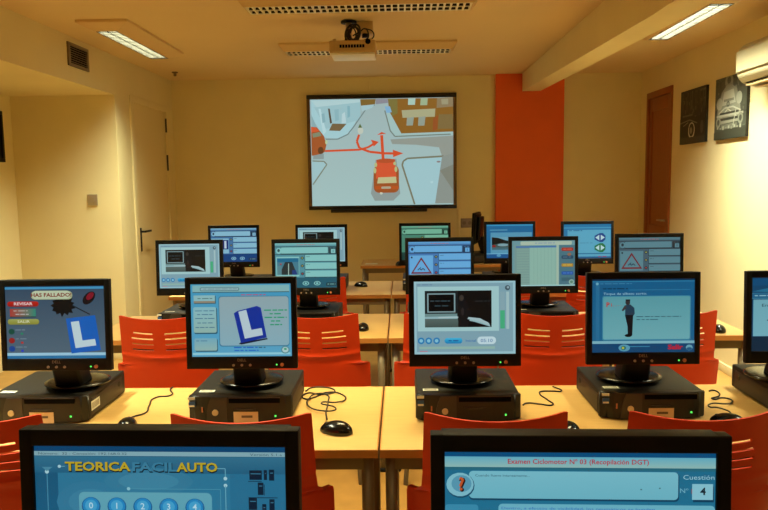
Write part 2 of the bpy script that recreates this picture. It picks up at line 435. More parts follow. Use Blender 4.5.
def diamonds():
    p = Pic((62, 68, 314, 250), SW, SH)
    p.rect(62, 68, 314, 250, (34, 122, 172)).rect(62, 84, 314, 90, (70, 160, 200)).rect(82, 98, 312, 240, (92, 174, 204)).bars(90, 160, 102, (40, 100, 140), 4)
    p.bars(95, 215, 168, (70, 140, 170), 3, 3).rect(82, 222, 312, 228, (40, 120, 160)).bars(245, 290, 242, (160, 60, 110), 6)
    for y, c in ((140, (24, 70, 140)), (194, (20, 120, 70))):
        p.poly([(254, y-24), (270, y-24), (284, y-10), (284, y+10), (270, y+24), (254, y+24), (226, y+10), (226, y-10)], c)
        p.poly([(230, y), (251, y-15), (251, y+15)], (190, 225, 230)).poly([(280, y), (259, y-15), (259, y+15)], (190, 225, 230))
    p.rect(62, 243, 314, 250, (20, 90, 140))
    return p
def menu():
    # x in photograph columns, y in photograph rows (screen continues below the frame)
    p = Pic((37, 442, 284, 628), SW, SH)
    p.rect(37, 442, 284, 628, (24, 88, 122), (30, 110, 150)).rect(37, 442, 284, 448, (10, 72, 116)).rect(37, 448, 284, 452.5, (136, 178, 188))
    p.rect(37, 453, 284, 470, (52, 118, 148), (34, 100, 134)).rect(230, 470, 284, 628, (40, 116, 152)).rect(60, 470, 230, 628, (46, 124, 158), (40, 120, 160))
    p.ell(92, 500, 34, 22, (52, 126, 160)).ell(92, 500, 22, 14, (60, 134, 166)).ell(150, 478, 44, 14, (54, 128, 160)).ell(150, 478, 30, 9, (64, 138, 168))
    p.text('Número:  32 - Conexión: 192.168.0.32', 41, 450.2, 2.6, (56, 84, 98), 'LEFT', width=88)
    p.text('Versión 5.1.a', 281, 450.2, 2.6, (56, 84, 98), 'RIGHT', width=31)
    y = 463.5
    for t, x, w, c in (('TEORICA', 68, 65, (196, 170, 40)), ('FACIL', 134, 44, (60, 130, 160)), ('AUTO', 179, 40, (196, 170, 40))):
        p.text(t, x+.5, y+.9, 9.6, (8, 28, 40), 'LEFT', width=w+.4, bold=.045).text(t, x, y, 9, c, 'LEFT', width=w, bold=.03)
    p.line([(62, 463), (68, 463)], .6, (110, 176, 196)).ell(62.5, 463, 1.6, 1.6, (170, 214, 224))
    p.line([(50, 468), (50, 600)], .8, (80, 150, 178)).ell(50, 468.5, 2, 2, (170, 214, 224)).poly([(45, 463.5), (56, 463.5), (50, 468)], (74, 140, 166))
    p.line([(218, 464), (226, 464), (226, 475)], .8, (110, 176, 196)).ell(226, 474, 1.8, 1.8, (170, 214, 224)).ell(226, 481, 1.8, 1.8, (170, 214, 224)).line([(226, 481), (226, 600)], .8, (110, 176, 196))
    p.line([(130, 485), (221, 485), (221, 600)], .6, (80, 154, 180)).ell(131, 485, 1.7, 1.7, (140, 200, 214))
    p.rr(81, 488, 213, 600, 5, (60, 134, 164)).rr(81.6, 488.6, 212.4, 600, 5, (100, 172, 190), (80, 156, 184))
    for i in range(5):
        x = 93.5+25.7*i
        p.ell(x, 503, 9.4, 9.4, (24, 96, 150)).ell(x, 502.4, 8.4, 8.4, (36, 140, 200)).ell(x, 502.4, 6, 6, (70, 168, 214)).text(str(i), x, 502.6, 6.5, (190, 228, 240), bold=.01)
    for x0, y0, x1, y1 in ((250, 464.5, 262, 474), (264, 464, 267, 474), (269, 463.5, 274, 474.5), (258, 476.5, 263.5, 489), (249, 492, 257, 504), (262, 498, 266, 504), (269, 493, 274, 508)):
        p.rect(x0, y0, x1, y1, (10, 34, 56)).rect(x0+1.2, y0+3, x1-1, y0+3.8, (60, 130, 160))
    p.line([(249, 491.5), (277, 491.5)], .8, (14, 44, 66)).line([(249, 475), (262, 475)], .7, (14, 44, 66)).line([(264.5, 478), (264.5, 489)], .6, (14, 44, 66))
    return p
def exam():
    p = Pic((447, 449.5, 712, 650), SW, SH)
    p.rect(447, 449.5, 712, 650, (30, 112, 146), (40, 130, 165)).rect(447, 449.5, 712, 455, (8, 82, 130)).rect(447, 455, 712, 466, (100, 182, 206), (150, 196, 190))
    p.rect(447, 466, 712, 469, (40, 110, 130))
    p.text('Examen Ciclomotor Nº 03 (Recopilación DGT)', 578.5, 460, 5.2, (186, 40, 62), width=138, bold=.015)
    p.rr(471, 471, 677, 501, 4, (16, 70, 100)).rr(471, 470, 676, 499, 4, (124, 196, 212), (112, 188, 206))
    p.text('Cuando llueve intensamente...', 477, 474.8, 2.6, (50, 86, 104), 'LEFT', width=54)
    p.ell(462.5, 485.5, 14, 13.4, (20, 80, 110)).ell(462, 484.5, 13.6, 12.6, (130, 196, 212)).ell(463.5, 483.5, 10, 9, (90, 160, 186))
    p.text('?', 464.2, 485.2, 14, (50, 24, 24), bold=.05).text('?', 463.2, 484.4, 14, (200, 90, 46), bold=.02)
    p.ell(640, 488, .9, .8, (70, 120, 130)).ell(658, 486.5, .9, .8, (70, 120, 130))
    p.text('Cuestión', 711, 475, 5, (160, 208, 220), 'RIGHT', width=30)
    p.text('Nº', 677, 489, 5, (120, 186, 206), 'LEFT', width=8).poly([(688.5, 486.5), (692.5, 489), (688.5, 492)], (170, 70, 40))
    p.rect(690, 484, 710, 500.5, (12, 66, 96)).rect(689, 481.5, 709, 498, (140, 204, 220)).text('4', 699.5, 489.5, 7.5, (20, 36, 48), bold=.03)
    p.rr(500, 504, 711, 530, 4, (110, 186, 206)).text('Dentro, a efectos de visibilidad, los neumáticos se hunden', 578, 508.6, 2.6, (40, 100, 190), width=150)
    p.ell(454, 511, 4, 3, (176, 130, 70)).rr(447, 505, 480, 640, 3, (60, 146, 180))
    return p
Q_CY = ((136, 206, 204), (84, 150, 164), (28, 96, 116))
SCREENS = dict(video=video, failed=failed, lplate=lplate, whistle=whistle, entry=entry, table=table, street=street, diamonds=diamonds, menu=menu, exam=exam,
 road=lambda: quiz(*Q_CY, 'road'), bluequiz=lambda: quiz((140, 196, 220), (70, 120, 170), (20, 70, 130), 'flag'),
 greenquiz=lambda: quiz((120, 190, 160), (76, 140, 118), (24, 64, 60)), sky=lambda: quiz((106, 180, 232), (70, 128, 190), (30, 70, 130), 'triangle'),
 dimtri=lambda: quiz((92, 138, 150), (70, 98, 112), (30, 50, 70), 'triangle'))
_sm = {}
def screen_mesh(k):
    if k not in _sm: _sm[k] = SCREENS[k]().mesh('screen_picture', M['scr'])
    return _sm[k]

# ---------------------------------------------------------------- room shell
XL, XR, YB, YF, H = -2.42, 2.52, -3.2, 7.4, 2.62
AX, AY, AZ = -3.32, 5.9, 2.29            # alcove: side wall, back wall, soffit height
T = .12
b = B().box((AX-T, YB-T, -.1), (XR+T, YF+T, 0), M['floor']); struct(b.build('floor'))
b = B().box((XL-.02, YB-T, H), (XR+T, YF+T, H+.1), M['ceiling']); struct(b.build('ceiling'))
b = B().box((XL-.5, YF, 0), (XR+T, YF+T, H), M['wall']); struct(b.build('wall_front'))
b = B().box((AX-T, YB-T, 0), (XR+T, YB, H), M['wall']); struct(b.build('wall_back'))
# right wall with doorway
DR0, DR1, DRZ = 6.57, 7.18, 2.355
b = B().box((XR, YB, 0), (XR+T, DR0, H), M['wall']).box((XR, DR1, 0), (XR+T, YF, H), M['wall']).box((XR, DR0, DRZ), (XR+T, DR1, H), M['wall'])
struct(b.build('wall_right'))
# left wall: solid stretch beside the door, soffit over the alcove
DL0, DL1, DLZ = 6.26, 7.16, 2.30
b = B().box((XL-T, AY, 0), (XL, DL0, H), M['wall']).box((XL-T, DL1, 0), (XL, YF, H), M['wall']).box((XL-T, DL0, DLZ), (XL, DL1, H), M['wall'])
b.box((AX-T, AY, 0), (XL-T, AY+T, AZ), M['wall'])
struct(b.build('wall_left'))
b = B().box((AX-T, YB, AZ), (XL, AY, H), M['wall']).box((AX-T, AY, AZ), (XL-T, AY+T, H), M['wall']); struct(b.build('wall_soffit'))
b = B().box((AX-T, YB, 0), (AX, AY, AZ), M['wall']); struct(b.build('wall_alcove'))
# beam and orange pillar
b = B().prism([(1.27, YF-.06, 2.44), (1.27, 3.6, 2.335), (1.27, YB, 2.335), (1.27, YB, H), (1.27, YF-.06, H)], (.188, 0, 0), M['wall'])
struct(b.build('trim_1'), 'cream boxed beam running along the ceiling to the orange pillar', 'beam')
b = B().box((1.0, YF-.06, 0), (1.705, YF, H), M['orange']); struct(b.build('trim_2'), 'flat orange painted pillar on the front wall', 'pillar')

# left door
d = bpy.data.objects.new('door_1', None); COL.objects.link(d); d.location = (XL, (DL0+DL1)/2, 0); struct(d, 'cream painted door in the left wall with black lever handle', 'door')
w = (DL1-DL0)/2
B().box((-.055, -w+.005, .0), (-.004, w-.005, DLZ-.005), M['door']).build('panel', d)
f = B()
for s in (-1, 1): f.box((-.10, s*w-.03+.018*s, 0), (.012, s*w+.03, DLZ+.03), M['wall'], .003)
f.box((-.10, -w-.03, DLZ-.03), (.0125, w+.03, DLZ+.03), M['wall'], .003)
f.build('door_frame', d)
h = B().box((-.005, -w+.055, .91), (.008, -w+.085, 1.13), M['black'], .004)
h.cyl((-.005, -w+.07, 1.095), (.05, -w+.07, 1.095), .009, M['black']).box((.04, -w+.062, 1.086), (.054, -w+.215, 1.105), M['black'], .004)
h.build('door_handle', d)
for z0, z1 in ((2.06, 2.20), (1.67, 1.83)):
    B().cyl((.014, w-.03, z0), (.014, w-.03, z1), .009, M['tgrey'], 10).build('hinge', d)
# right door
d = bpy.data.objects.new('door_2', None); COL.objects.link(d); d.location = (XR, (DR0+DR1)/2, 0); struct(d, 'brown oak door in the right wall with lever handle', 'door')
w = (DR1-DR0)/2
p = B().box((.012, -w+.02, 0), (.05, w-.02, DRZ-.04), M['wdoor'])
for y0, y1, z0, z1 in ((-w+.045, -w+.1, .02, DRZ-.05), (w-.1, w-.045, .02, DRZ-.05), (-w+.1, w-.1, DRZ-.17, DRZ-.05), (-w+.1, w-.1, .02, .14), (-w+.1, w-.1, .95, 1.06)):
    p.box((.0, y0, z0), (.016, y1, z1), M['wdoor'], .003)
p.build('panel', d)
f = B()
for s in (-1, 1): f.box((-.015, s*w-.022, 0), (.10, s*w+.022, DRZ+.02), M['wdoor'], .003)
f.box((-.0155, -w-.02, DRZ-.04), (.10, w+.02, DRZ+.02), M['wdoor'], .003); f.build('door_frame', d)
h = B().cyl((.02, -w+.09, 1.12), (-.035, -w+.09, 1.12), .01, M['silver']).box((-.045, -w+.08, 1.11), (-.03, -w+.20, 1.128), M['silver'], .004).box((.008, -w+.075, .98), (.02, -w+.105, 1.15), M['silver'], .003)
h.build('door_handle', d)
for z in (2.16, 1.85, .6): B().cyl((.01, w-.032, z), (.01, w-.032, z+.09), .008, M['tgrey'], 8).build('hinge', d)
# skirting
for nm, lo, hi in (('baseboard_front', (XL, YF-.012, 0), (1.0, YF, .07)), ('baseboard_right', (XR-.012, YB, 0), (XR, DR0-.03, .07)), ('baseboard_alcove', (AX, AY-.012, 0), (XL, AY, .07))):
    struct(B().box(lo, hi, M['wall'], .003).build(nm))

# ---------------------------------------------------------------- wall fittings
# air vent on soffit
t = thing('air_vent', 'small square grey air grille high on the left soffit', 'vent', (XL, 5.255, 2.487))
g = B()
for y0, y1, z0, z1 in ((-.165, .165, .062, .085), (-.165, .165, -.085, -.062), (-.165, -.135, -.062, .062), (.135, .165, -.062, .062)): g.box((0, y0, z0), (.014, y1, z1), M['metal'], .002)
g.build('frame', t)
B().box((0, -.135, -.062), (.002, .135, .062), M['hole']).build('backing', t)
g = B()
for i in range(7):
    z = -.052+i*.0165; g.box((.003, -.135, z), (.012, .135, z+.003), M['metal'], xf=None)
g.build('slats', t)
# thermostat / switch in alcove
t = thing('wall_switch', 'square silver switch plate on the alcove back wall', 'switch', (-2.655, AY, 1.403))
B().box((-.042, -.012, -.048), (.042, 0, .048), M['silver'], .004).build('plate', t)
B().cyl((0, -.011, 0), (0, -.022, 0), .026, M['silver'], 20).build('dial', t)
# socket on front wall
t = thing('power_outlet', 'beige double socket on front wall right of the whiteboard', 'outlet', (.70, YF, 1.075))
B().box((-.065, -.014, -.05), (.065, 0, .05), M['bage'], .004).build('plate', t)
for s in (-1, 1): B().cyl((s*.03, -.013, 0), (s*.03, -.016, 0), .020, M['metal'], 18).build('socket', t)
# conduits
b = B().box((-.335, YF-.016, 2.44), (-.315, YF, H), M['wall'], .002); tag(b.build('cable_conduit'), 'slim cream conduit from ceiling down to the whiteboard top', 'conduit')
b = B().box((.605, YF-.016, .07), (.63, YF, 1.22), M['wall'], .002); tag(b.build('cable_conduit'), 'slim cream conduit on front wall below the right end of the whiteboard', 'conduit')
# ceiling sensor
t = thing('ceiling_sensor', 'tiny brown sensor on the ceiling in the far left corner', 'sensor', (-2.2, 6.85, H))
B().lathe([(.03, 0), (.03, -.008), (.014, -.012), (.014, -.035), (.006, -.04)][::-1], M['frame'], n=16).build('body', t)

# framed picture on alcove side wall
t = thing('framed_picture', 'dark framed picture at the left edge, on the alcove side wall', 'picture', (AX, 5.42, 1.94), R(90))
g = B()
for x0, x1, z0, z1 in ((-.31, .31, .18, .21), (-.31, .31, -.21, -.18), (-.31, -.28, -.18, .18), (.28, .31, -.18, .18)): g.box((x0, -.025, z0), (x1, 0, z1), M['black'], .003)
g.build('frame', t)
p = Pic((0, 0, 100, 64), .56, .36); p.rect(0, 0, 100, 64, (60, 50, 34), (40, 36, 24)).ell(70, 30, 16, 20, (110, 60, 30)).ell(35, 38, 18, 14, (80, 80, 50)).rect(84, 10, 96, 54, (120, 90, 40))
link('print', p.mesh('print', M['print']), t, (0, -.008, 0))
# two canvases on the right wall (local -Y faces the room)
def canvas(label, y0, y1, z0, z1, pic):
    w, hh = y1-y0, z1-z0
    t = thing('canvas_print', label, 'picture', (XR+.003, (y0+y1)/2, (z0+z1)/2), R(-90), 'black and white canvases on the right wall')
    B().box((-w/2, -.025, -hh/2), (w/2, 0, hh/2), M['canvas']).build('stretcher', t)
    link('print', pic(w, hh).mesh('print', M['print']), t, (0, -.0252, 0))
def car_dark(w, h):
    p = Pic((0, 0, 100, 100), w, h, .00002); G = lambda v: (v*1.25+6, v*1.25+10, v*1.2)
    p.rect(0, 0, 100, 100, G(26), G(20))
    for i, x in enumerate((4, 22, 40, 58, 76, 90)): p.rect(x, 4, x+9, 40, G(50+10*(i % 3)), G(34)).rect(x+2, 8, x+7, 20, G(26))
    rnd = random.Random(11)
    for i in range(60):
        x, y, v = rnd.uniform(0, 94), rnd.uniform(0, 50), rnd.uniform(16, 62); p.rect(x, y, x+rnd.uniform(2, 6), y+rnd.uniform(2, 9), G(v))
    p.poly([(0, 52), (30, 44), (62, 52), (88, 50), (100, 60), (100, 84), (0, 86)], G(14)).rect(10, 46, 50, 49, G(70))
    p.ell(48, 76, 13, 15, G(150)).ell(48, 75, 10, 12, G(18)).ell(46, 76, 5, 6, G(96)).ell(88, 72, 6, 12, G(50)).line([(0, 60), (40, 56), (70, 64)], 2, G(90))
    p.line([(14, 66), (34, 60)], 1.5, G(110)).rect(0, 88, 100, 100, G(38))
    return p
def car_light(w, h):
    p = Pic((0, 0, 100, 100), w, h, .00002); G = lambda v: (v*.62+38, v*.62+42, v*.58+30)
    p.rect(0, 0, 100, 100, G(60), G(40)); rnd = random.Random(5)
    for i in range(90):
        x, y, v = rnd.uniform(0, 94), rnd.uniform(0, 84), rnd.uniform(10, 130); p.rect(x, y, x+rnd.uniform(2, 7), y+rnd.uniform(1, 8), G(v))
    for x in (3, 14, 78, 90): p.rect(x, 6, x+7, 50, G(34), G(70))
    p.ell(45, 8, 13, 12, G(150)).ell(45, 7, 6, 6, G(60)).rect(34, 12, 58, 24, G(130))
    p.poly([(22, 24), (38, 14), (54, 14), (70, 22), (82, 50), (86, 74), (8, 76), (10, 52)], G(150)).poly([(30, 24), (60, 22), (68, 44), (24, 46)], G(206)).rect(30, 36, 62, 40, G(130))
    p.ell(16, 42, 10, 10, G(190)).ell(78, 38, 9, 10, G(190)).ell(44, 44, 5, 5, G(90)).ell(44, 44, 2, 2, G(190))
    p.line([(14, 58), (34, 50), (60, 50), (84, 58)], 2.5, G(220)).line([(22, 64), (44, 52), (72, 66)], 2, G(225))
    for y, v in ((57, 20), (66, 16)): p.rect(18, y, 78, y+4, G(v))
    p.line([(8, 62), (92, 62)], 3.5, G(200)).line([(12, 73), (86, 72)], 3, G(170)).ell(14, 72, 8, 9, G(150)).ell(84, 70, 8, 9, G(150))
    p.ell(14, 72, 4, 5, G(40)).ell(84, 70, 4, 5, G(40)).rect(24, 76, 74, 84, G(110)).poly([(0, 88), (100, 82), (100, 100), (0, 100)], G(24)).line([(70, 52), (62, 80)], 2, G(210))
    for i in range(9): p.rect(10+i*9, 79+(i % 2)*2, 15+i*9, 83+(i % 3), G(150 if i % 2 else 190))
    return p
canvas('dark unframed canvas of an old car beside the oak door', 5.80, 6.31, 1.815, 2.275, car_dark)
canvas('lighter unframed canvas of an old vehicle front, nearest the air conditioner', 5.125, 5.63, 1.815, 2.285, car_light)

# air conditioner
t = thing('air_conditioner', 'white rounded wall air conditioner high on the right wall', 'air conditioner', (XR, 4.485, 2.285))
prof = [(0, -.15), (-.10, -.145), (-.17, -.12), (-.2, -.085), (-.212, -.02), (-.212, .055), (-.196, .105), (-.16, .137), (-.08, .15), (0, .15)]
B().prism([(x, -.42, z) for x, z in prof], (0, .84, 0), M['ac'], .006).build('body', t)
B().box((-.217, -.41, -.055), (-.205, .41, .085), M['ac'], .005).build('front_panel', t)
g = B().poly([(-.06, -.38, -.1495), (-.165, -.38, -.1235), (-.165, .38, -.1235), (-.06, .38, -.1495)], M['hole'])
g.build('outlet_slot', t)
g = B().box((-.16, -.38, -.144), (-.12, .38, -.138), M['fixture'], xf=None).box((-.10, -.38, -.158), (-.07, .38, -.152), M['fixture']); g.build('louvre', t)

# ---------------------------------------------------------------- interactive whiteboard
t = thing('interactive_whiteboard', 'wide interactive whiteboard on front wall showing a projected street crossing', 'whiteboard', (-.197, YF, 1.838))
W2, H2 = .786, .602
g = B()
g.box((-W2, -.05, -H2), (-W2+.034, -.0, H2), M['frame'], .004).box((W2-.034, -.05, -H2), (W2, -.0, H2), M['frame'], .004)
g.box((-W2, -.052, H2-.045), (W2, 0, H2), M['rail'], .004).box((-W2, -.052, -H2), (W2, 0, -H2+.04), M['rail'], .004)
g.build('frame', t)
B().box((-.55, -.09, -H2-.03), (.47, -.02, -H2+.005), M['rail'], .006).build('pen_tray', t)
p = Pic((76, 68, 569, 440), 2*(W2-.034), 2*H2-.085, step=.0001)
sky = (178, 208, 208)
p.rect(76, 68, 569, 440, (172, 196, 196), (176, 210, 208))
p.poly([(80, 70), (250, 70), (250, 110), (215, 185), (165, 205), (125, 200), (80, 130)], (176, 220, 226))
for q, c in (([(80, 72), (250, 72), (250, 84), (100, 95)], (190, 224, 226)), ([(90, 95), (250, 80), (250, 140), (130, 170)], (166, 208, 214)), ([(105, 100), (112, 100), (130, 180), (120, 190)], (196, 232, 236)), ([(205, 92), (214, 92), (214, 128), (205, 134)], (140, 190, 200)), ([(160, 104), (175, 102), (175, 140), (162, 144)], (150, 196, 204)), ([(115, 118), (125, 116), (128, 146), (118, 150)], (146, 190, 198)), ([(186, 120), (196, 112), (200, 150), (184, 152)], (196, 226, 230))): p.poly(q, c)
p.poly([(140, 176), (152, 152), (201, 154), (178, 178)], (128, 108, 74)).poly([(138, 100), (144, 100), (151, 150), (144, 152)], (96, 82, 66))
p.poly([(80, 120), (80, 160), (112, 195), (130, 205), (100, 170)], (150, 186, 190))
p.line([(128, 206), (170, 206), (205, 190), (225, 165), (272, 100), (300, 90)], 4, (128, 148, 146)).poly([(250, 70), (303, 70), (300, 90), (252, 92)], (136, 108, 52)).poly([(303, 70), (345, 70), (345, 84), (303, 88)], (150, 150, 160)).poly([(252, 92), (300, 88), (290, 100), (255, 112)], (176, 212, 216))
p.poly([(345, 70), (575, 70), (575, 190), (385, 190), (350, 120)], (150, 106, 44)).poly([(345, 70), (378, 70), (378, 120), (360, 130)], (134, 124, 66))
for q, c in (([(415, 70), (440, 70), (438, 92), (414, 92)], (182, 216, 200)), ([(458, 70), (482, 70), (480, 94), (456, 94)], (170, 192, 152)), ([(392, 110), (508, 106), (506, 134), (395, 136)], (182, 182, 142)), ([(410, 136), (434, 134), (430, 163), (408, 163)], (158, 172, 156)), ([(450, 134), (474, 132), (470, 164), (448, 164)], (158, 170, 154)), ([(514, 70), (572, 66), (572, 100), (512, 104)], (152, 134, 100)), ([(528, 74), (552, 73), (552, 92), (530, 92)], (170, 164, 130)), ([(520, 126), (575, 126), (575, 176), (516, 176)], (138, 116, 70)), ([(500, 140), (518, 128), (514, 178), (498, 182)], (160, 90, 44))): p.poly(q, c)
p.poly([(334, 96), (352, 96), (358, 116), (340, 120)], (140, 190, 226))
p.poly([(340, 118), (352, 118), (390, 190), (575, 186), (575, 196), (370, 202), (352, 185)], (174, 208, 204)).line([(334, 110), (352, 180), (368, 200), (560, 195)], 4, (126, 140, 130))
p.poly([(352, 210), (575, 200), (575, 275), (530, 272), (520, 240), (440, 230), (358, 226)], (158, 166, 156))
p.poly([(390, 285), (400, 276), (530, 272), (505, 436), (430, 438)], (172, 214, 220)).line([(535, 271), (410, 277), (396, 286), (392, 300), (434, 438)], 6, (132, 132, 108))
p.poly([(530, 272), (572, 260), (572, 436), (505, 436)], (150, 160, 152)).poly([(522, 320), (570, 392), (570, 300)], (138, 142, 128)).ell(518, 290, 7, 3, (150, 130, 130)).ell(494, 361, 5, 4, (190, 226, 230))
p.poly([(78, 280), (122, 282), (128, 294), (78, 362)], (172, 212, 216)).line([(80, 281), (120, 283), (130, 294), (80, 364)], 4, (134, 140, 120))
p.poly([(78, 162), (98, 164), (122, 195), (130, 225), (124, 250), (100, 264), (78, 262)], (176, 96, 50)).poly([(78, 162), (95, 165), (108, 178), (78, 182)], (226, 100, 58)).poly([(82, 186), (108, 180), (114, 194), (84, 200)], (140, 150, 120)).ell(110, 245, 10, 13, (110, 70, 40)).ell(130, 216, 4, 8, (196, 220, 170)).poly([(84, 262), (120, 255), (120, 275), (82, 275)], (150, 168, 166))
OR = (226, 88, 50)
p.line([(125, 247), (245, 244), (275, 236), (298, 222)], 7, OR).poly([(285, 210), (312, 218), (294, 234)], OR)
p.line([(244, 192), (236, 215), (244, 238), (280, 252), (330, 258), (365, 259)], 8, OR).poly([(360, 246), (396, 259), (361, 272)], OR)
p.line([(326, 278), (322, 195)], 10, OR).poly([(306, 194), (322, 184), (338, 190)], OR)
p.ell(249, 178, 10, 12, (206, 216, 200)).poly([(248, 154), (255, 168), (241, 168)], (100, 120, 70))
p.poly([(282, 398), (300, 280), (372, 278), (384, 400), (360, 424), (295, 424)], (154, 168, 164))
p.rr(292, 300, 380, 396, 18, (170, 92, 46)).poly([(303, 280), (366, 278), (372, 345), (300, 346)], (228, 96, 58)).ell(335, 284, 33, 8, (196, 90, 50))
p.ell(300, 298, 5, 8, (196, 200, 140)).ell(297, 318, 5, 10, (196, 200, 140)).ell(370, 314, 5, 10, (196, 200, 140)).ell(366, 294, 5, 6, (196, 200, 140))
p.poly([(308, 342), (370, 340), (372, 362), (304, 363)], (206, 204, 150)).rr(296, 372, 378, 384, 5, (196, 92, 40)).rr(318, 374, 352, 382, 4, (186, 180, 150)).ell(318, 398, 5, 4, (214, 220, 200))
link('projected_picture', p.mesh('projected_picture', M['scr']), t, (0, -.03, -.002))  # picture emits on its own, standing in for the projector's light

# ---------------------------------------------------------------- projector hanging from ceiling
t = thing('ceiling_projector', 'beige projector hung from ceiling on a short pole, tangled with black cable', 'projector', (-.315, 4.85, 2.425))
B().box((-.155, -.13, -.04), (.155, .13, .042), M['proj'], .012).build('body', t)
B().box((-.148, -.127, -.052), (.148, .127, -.038), M['projw'], .006).build('reflection_strip', t)  # white strip added for the reflection along the underside
g = B()
for i in range(9): g.box((-.085+i*.019, -.1325, -.008), (-.085+i*.019+.014, -.1295, .012), M['hole'])
g.build('connector_panel', t)
B().cyl((.105, -.128, .03), (.105, -.135, .03), .018, M['hole'], 16).build('knob', t)
B().cyl((0, .12, 0), (0, .155, 0), .035, M['glossb'], 20).build('lens', t)
for s in (-1, 1): B().cyl((s*.12, -.11, .04), (s*.12, -.11, .052), .012, M['proj'], 10).build('foot', t)
g = B().cyl((-.03, 0, .04), (-.03, 0, .19), .022, M['proj'], 16).box((-.06, -.03, .04), (0, .03, .07), M['proj'], .004); g.build('pole', t)
B().lathe([(.055, 0), (.055, .012), (.03, .016)][::-1], M['black'], c=(-.03, 0, .179), n=20).build('ceiling_flange', t)
rnd = random.Random(8)
for k in range(4):
    pts = []
    for i in range(9):
        a = i*1.55+k; pts.append((-.015+.035*math.cos(a)+.01*k, -.04-.01*k+.01*rnd.uniform(-1, 1), .095+.05*math.sin(a)+rnd.uniform(-.02, .02)))
    link('cable_coil', tube_mesh(pts, .0045, M['cable']), t)
link('cable', tube_mesh([(.0, -.05, .085), (.05, -.06, .11), (.085, -.05, .13), (.105, -.05, .10), (.10, -.06, .065), (.06, -.06, .05), (.0, -.05, .06)], .005, M['cable']), t)
link('cable', tube_mesh([(.09, -.05, .13), (.135, -.05, .11), (.14, -.05, .075), (.11, -.06, .055), (.10, -.10, .045)], .004, M['cable']), t)
B().box((-.12, -.035, .050), (-.05, .0, .058), M['silver'], .002).build('bracket', t)
t = thing('ceiling_outlet_box', 'beige junction box on ceiling just right of the projector pole', 'junction box', (-.235, 4.9, H))
B().box((-.055, -.04, -.085), (.055, .04, 0), M['proj'], .006).build('box', t)
B().cyl((0, -.03, -.085), (0, -.03, -.11), .022, M['black'], 14).build('plug', t)

# ---------------------------------------------------------------- louvred ceiling lights
def luminaire(label, cx, cy, L, along, lit, W=.28, D=.062, cells=30, rows=2, qw=.098):
    """along = 0: runs along X, 1: runs along Y"""
    t = thing('ceiling_light', label, 'ceiling light', (cx, cy, H), R(90) if along else 0, 'louvred ceiling lights')
    h, w, q = L/2, W/2, qw
    g = B(); e = .07 if along else .035
    def ring(x, y, z): return [g.bm.verts.new(p) for p in ((-x, -y, z), (x, -y, z), (x, y, z), (-x, y, z))]
    R_ = [ring(h, w, 0), ring(h, w, -.018), ring(h-e, q, -D), ring(h-e-.01, q-.01, -D), ring(h-e-.01, q-.01, -.013)]
    fs = []
    for p, r2 in zip(R_, R_[1:]):
        for i in range(4): fs.append(g.bm.faces.new((p[i], p[(i+1) % 4], r2[(i+1) % 4], r2[i])))
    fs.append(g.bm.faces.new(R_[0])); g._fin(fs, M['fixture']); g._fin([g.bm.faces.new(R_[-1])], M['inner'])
    g.build('housing', t)
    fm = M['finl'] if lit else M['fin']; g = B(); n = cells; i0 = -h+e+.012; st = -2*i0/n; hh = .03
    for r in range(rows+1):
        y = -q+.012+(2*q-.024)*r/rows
        g.box((i0, y-.0025, -D+.004), (-i0, y+.0025, -D+hh), M['inner']).box((i0, y-.0035, -D-.001), (-i0, y+.0035, -D+.004), fm)  # long fins painted dark with a pale lower edge to shade the cells
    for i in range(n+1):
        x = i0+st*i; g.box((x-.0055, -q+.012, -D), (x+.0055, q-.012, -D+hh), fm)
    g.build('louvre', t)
    for s in (-.5, .5):
        B().cyl((i0+.02, s*q, -.026), (-i0-.02, s*q, -.026), .008, M['tube'] if lit else M['tube_off'], 10).build('tube', t)
    return t
luminaire('long ceiling light at the top centre, nearer of the two above the projector', -.24, 4.27, 1.43, 0, False, cells=34)
luminaire('long ceiling light just behind the projector, in front of the whiteboard', -.25, 5.68, 1.40, 0, False, cells=34)
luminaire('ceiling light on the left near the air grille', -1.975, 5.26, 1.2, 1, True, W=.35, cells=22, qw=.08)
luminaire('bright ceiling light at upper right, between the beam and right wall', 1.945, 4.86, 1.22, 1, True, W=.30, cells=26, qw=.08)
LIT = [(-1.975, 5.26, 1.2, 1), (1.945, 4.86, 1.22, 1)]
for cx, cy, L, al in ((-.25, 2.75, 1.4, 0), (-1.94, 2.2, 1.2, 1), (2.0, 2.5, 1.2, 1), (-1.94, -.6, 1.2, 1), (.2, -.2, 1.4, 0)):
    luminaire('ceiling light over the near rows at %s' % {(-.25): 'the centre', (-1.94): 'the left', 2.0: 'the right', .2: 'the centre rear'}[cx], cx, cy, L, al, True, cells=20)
    LIT.append((cx, cy, L, al))

